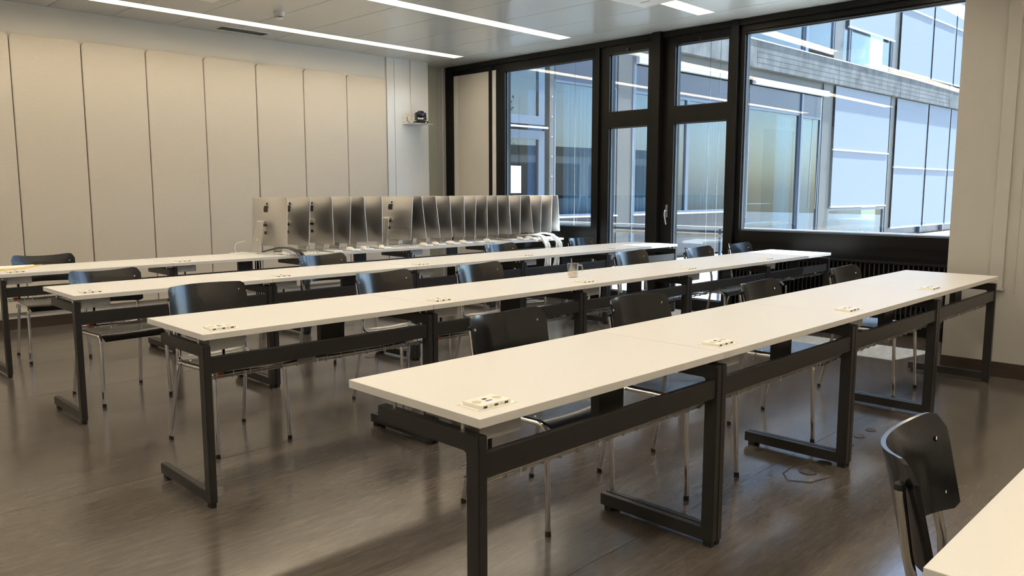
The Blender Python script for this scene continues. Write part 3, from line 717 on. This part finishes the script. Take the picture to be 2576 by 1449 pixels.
for i in range(20):
    if i == 0: lab = 'silver computer leftmost in the packed line, whole back and stand visible'
    elif i == 6: lab = 'silver computer seventh from left, emblem showing, turned flat and bright in the line'
    elif i == 19: lab = 'silver computer at the window end of the line, its lower back lit white'
    else: lab = 'silver computer, %s from the left in the packed line' % ORD[i]
    bxx = XB[i]-.028-math.sin(YAW[i])*.325+DX[i]*.45; by = 6.775+(.012 if i % 2 else 0)
    BASEX.append(bxx)
    if m0 is None: m0 = make_computer(lab); c = m0; m0.location = (bxx, by, .74); m0.rotation_euler = (0, 0, YAW[i])
    else: c = dup(m0, (bxx, by, .74), YAW[i], lab)
    for ch in c.children:
        if ch.name.startswith('rear_shell'): ch.rotation_euler = (0, max(-.16, min(.08, math.asin(DX[i]/.452))), 0)
# keyboards and mice below them
def make_keyboard(label):
    t = thing('keyboard', label, 'keyboard', (0, 0, 0), 0, 'white keyboards under the computers')
    MB().box(-.05, .05, 0, .262, .003, .011, .003).obj('base', 'alu_edge', t)
    MB().tube([(.043, .004, .009), (.043, .258, .009)], .0075, 8).obj('battery_bar', 'alu_edge', t)
    mb = MB()
    for r in range(5):
        for k in range(13): mb.box(-.046+r*.0165, -.046+r*.0165+.0145, .006+k*.0193, .006+k*.0193+.0172, .011, .0128)
    mb.obj('keys', 'white', t)
    return t
def make_mouse(label):
    t = thing('mouse', label, 'computer mouse', (0, 0, 0), 0, 'white mice among the computers')
    def prof(u, v):
        a = 2*PI*u; b = v*PI/2
        return Vector((math.cos(a)*math.cos(b)*.030, math.sin(a)*math.cos(b)*.056, .004+math.sin(b)*.026)), Vector((0, 0, 1))
    mb = MB(); n = 20; R = []
    for j in range(7):
        b = j/6*PI/2*.999; R.append([mb.bm.verts.new((math.cos(2*PI*i/n)*math.cos(b)**.8*.030, math.sin(2*PI*i/n)*math.cos(b)**.8*.056, .004+math.sin(b)*.026)) for i in range(n)])
    for j in range(6):
        for i in range(n): f = mb.bm.faces.new((R[j][i], R[j][(i+1) % n], R[j+1][(i+1) % n], R[j+1][i])); f.smooth = True
    mb.bm.faces.new(R[0][::-1]); mb.bm.faces.new(R[-1]); mb.obj('shell', 'white', t)
    MB().tube([(0, .05, .008), (.004, .075, .005), (.0, .085, .004)], .0022, 6).obj('cord_stub', 'white', t)
    return t
k0 = ms0 = None
for i in range(19):
    if i in (1, 6, 13): continue
    x = BASEX[i]+.020; y = 6.350+.006*(i % 3); rz = random.uniform(-.05, .05)
    lab = 'white keyboard lying at the desk edge under the %s computer from left' % ORD[i]
    if k0 is None: k0 = make_keyboard(lab); k0.location = (x, y, .74); k0.rotation_euler = (0, 0, rz)
    else: dup(k0, (x, y, .74), rz, lab)
    if i in (0, 1, 3, 4, 5, 6, 7, 8, 9, 10, 12, 13, 15, 16):
        lab = 'white rounded mouse on the keyboard of the %s computer from left' % ORD[i]
        mx, my, mr = x-.012, y+.09+.02*random.random(), random.uniform(-.5, .9)
        if ms0 is None: ms0 = make_mouse(lab); ms0.location = (mx, my, .7488); ms0.rotation_euler = (0, 0, mr)
        else: dup(ms0, (mx, my, .7488), mr, lab)
# cable bundles
def bundle(name, label, pts, n, spread, r, m, seed, cat='cables', zend=None):
    rnd = random.Random(seed); t = thing(name, label, cat, pts[0])
    o = Vector(pts[0])
    for i in range(n):
        dx, dy, dz = rnd.uniform(-spread, spread), rnd.uniform(-spread*.4, spread*.4), rnd.uniform(0, spread*.5)
        P_ = []
        for k, p in enumerate(pts):
            f = (.35+.65*k/(len(pts)-1)); w = rnd.uniform(-.012, .012)
            P_.append(Vector(p)-o+Vector((dx*f+w, dy*f, dz*f*(1 if k < len(pts)-1 else -2))))
        MB().tube(fillet(P_, .028, 4), r, 7).obj('cable', m, t)
    return t
bundle('cable_bundle', 'thick dark cable bundle hanging over the desk edge by the leftmost computer', [(3.50, 6.60, .765), (3.60, 6.50, .80), (3.66, 6.40, .80), (3.70, 6.30, .765), (3.735, 6.275, .66), (3.75, 6.28, .45), (3.75, 6.29, .10)], 9, .035, .0055, 'brown_cable', 3)
bundle('cable_bundle', 'white cable bundle draped over the desk end, left of two', [(6.85, 6.62, .775), (6.93, 6.42, .79), (6.985, 6.32, .77), (7.02, 6.275, .66), (7.04, 6.28, .50), (7.04, 6.30, .30)], 14, .045, .0045, 'white_cable', 5)
bundle('cable_bundle', 'white cable bundle draped over the desk end nearest the window', [(7.08, 6.60, .775), (7.12, 6.42, .80), (7.15, 6.32, .78), (7.21, 6.27, .68), (7.22, 6.28, .50), (7.16, 6.30, .30)], 12, .06, .004, 'white_cable', 9)
bundle('cable_bundle', 'black cables hanging behind the far desk below the leftmost computer', [(3.62, 6.96, .76), (3.65, 6.97, .70), (3.66, 6.97, .40), (3.68, 6.97, .06)], 6, .04, .006, 'blackplastic', 11)
t = thing('cable_loop', 'thin white cord standing in a loop left of the first computer', 'cord', (3.33, 6.75, .743))
MB().tube(fillet([(.30, -.05, .004), (.15, .02, .004), (.0, .0, .004), (-.02, 0, .06), (.01, .02, .105), (.10, .04, .118)], .02, 4), .0025, 6).obj('cord', 'white_cable', t)
t = thing('cable_loop', 'thin white cord coiled flat left of the first computer stand', 'cord', (3.40, 6.85, .743))
MB().tube([(.07*math.cos(a)*(1+.2*math.sin(2.3*a)), .05*math.sin(a), .003+.003*a/6) for a in [k*.35 for k in range(40)]], .002, 5).obj('cord', 'white_cable', t)
plugs = [(3.60, 'near the leftmost computer'), (3.97, 'beside the second computer'), (4.475, 'left of the fifth computer'), (4.98, 'in the gap before the seventh computer'), (5.62, 'below the tenth computer'), (6.60, 'below the fifteenth computer')]
for (x, w) in plugs:
    t = thing('white_plug', 'small white cord and plug at the desk edge %s' % w, 'plug', (x, 6.40, .7415), random.uniform(-.4, .4), 'white plugs on the far row')
    bx('plug', 'white', -.008, .008, -.05, -.015, .001, .011, t, .002); MB().tube(fillet([(0, -.02, .006), (0, .02, .004), (.04, .06, .003), (.02, .13, .004), (-.03, .10, .004)], .02, 4), .0022, 6).obj('cord', 'white_cable', t)

# ------------------------------------------------------------------ small things
def lay(name, cat, label, m, pts, z0, th):
    x, y = pts[0]; t = thing(name, label, cat, (x, y, z0)); MB().poly([(a-x, b-y, 0) for a, b in pts], th).obj('sheet', m, t); return t
t = lay('envelope', 'envelope', 'yellow envelope with papers lying on the far left desk', 'yellow', [(1.40, 6.60), (1.62, 6.66), (1.80, 6.90), (1.50, 6.92), (1.40, 6.80)], .7405, .006)
MB().poly([(.02, .05, .006), (.20, .08, .006), (.33, .25, .006), (.10, .27, .006), (.02, .2, .006)], .008).obj('papers', 'paper', t)
t = thing('glass_mug', 'clear glass mug with brown drink residue on the second row', 'mug', (4.052, 3.392, .7404), math.radians(-38))
MB().lathe([(.0, .0), (.033, .0), (.035, .004), (.0365, .020), (.037, .092), (.0355, .0935), (.034, .092), (.0335, .020), (.031, .010), (0, .009)], n=32).obj('cup', 'mug_glass', t)
MB().tube(fillet([(.035, 0, .078), (.062, 0, .082), (.068, 0, .055), (.058, 0, .026), (.034, 0, .030)], .014, 5), .0055, 10).obj('mug_handle', 'mug_glass', t)
MB().lathe([(0, .0105), (.0325, .0105), (.0325, .018), (.0325, .034), (.0318, .034), (.0318, .014), (0, .014)], n=28).obj('residue', 'tea', t)
# camera on its shelf
t = thing('camera_shelf', 'small white metal wall bracket shelf holding the black camera', 'shelf', (6.70, 8.564, 2.205))
MB().box(-.05, .265, -.27, 0, .0, .004).box(-.05, .30, -.004, 0, 0, .11).obj('shelf_plate', 'white', t)
for z in (.03, .085): MB().lathe([(.006, 0), (.006, -.0015), (0, -.0015)], (-.03, -.0045, z), 10, axis='Y').obj('screw_hole', 'dark', t)
MB().tube([(.02, -.01, .10), (-.0, -.03, .09), (-.01, -.05, .05), (.02, -.07, .012)], .004, 8).obj('cable', 'blackplastic', t)
t = thing('ptz_camera', 'black swivelling video camera standing on the small wall shelf', 'camera', (6.845, 8.42, 2.2095), math.radians(-20))
MB().box(-.085, .085, -.065, .065, 0, .038, .006).obj('base', 'blackplastic', t)
MB().lathe([(.060, .038), (.062, .05), (.056, .06)], n=24).obj('turntable', 'blackplastic', t)
for s in (-1, 1): MB().poly([(s*.062-.010, -.035, .05), (s*.062-.010, .045, .05), (s*.062-.010, .035, .145), (s*.062-.010, -.02, .150)], .02, (1, 0, 0)).obj('yoke_arm', 'blackplastic', t)
MB().lathe([(0, -.052), (.030, -.050), (.044, -.03), (.048, 0), (.044, .03), (.03, .048), (0, .05)], (0, 0, .130), 20, axis='X').obj('head', 'blackplastic', t)
MB().lathe([(.030, -.03), (.032, -.062), (.027, -.064), (.024, -.056), (0, -.052)], (0, 0, .138), 20, axis='Y').obj('lens', 'lens', t)
bx('badge', 'white', .045, .06, -.0665, -.0645, .012, .024, t)
# floor sockets along the lino seam
def floor_cap(x, y, r, label, dark=False, nm='floor_socket'):
    t = thing(nm, label, 'floor socket', (x, y, 0)); MB().lathe([(r, .0), (r, .003), (r*.86, .004), (r*.84, .0015)], n=28).obj('ring', 'brass', t)
    MB().lathe([(0, .0012), (r*.84, .0012), (r*.82, .0022), (r*.3, .0026), (r*.28, .0016), (0, .0016)], n=24).obj('cap', 'dark' if dark else 'brass', t); return t
t = floor_cap(3.53, 1.50, .040, 'round metal floor socket with a patched outline between the nearest desks')
pts = [(-.17, .02), (-.12, -.07), (-.05, -.085), (.03, -.115), (.10, -.085), (.135, 0.0), (.14, .06), (.0, .085), (-.10, .075)]
MB().tube([(a, b, .0008) for a, b in pts], .0032, 5, closed=True).obj('patch_outline', 'seam', t)
floor_cap(3.705, 1.495, .036, 'dark round floor cap close to the middle desk foot of the nearest row', True)
floor_cap(4.075, 1.526, .030, 'small round floor cap right of the third desk frame, first of three'); floor_cap(4.251, 1.536, .028, 'small round floor cap, middle of three right of the third desk frame'); floor_cap(4.410, 1.532, .028, 'small round floor cap, last of three behind the foreground chair')
floor_cap(3.614, 5.132, .040, 'round floor cap seen under the second row desk, left part')
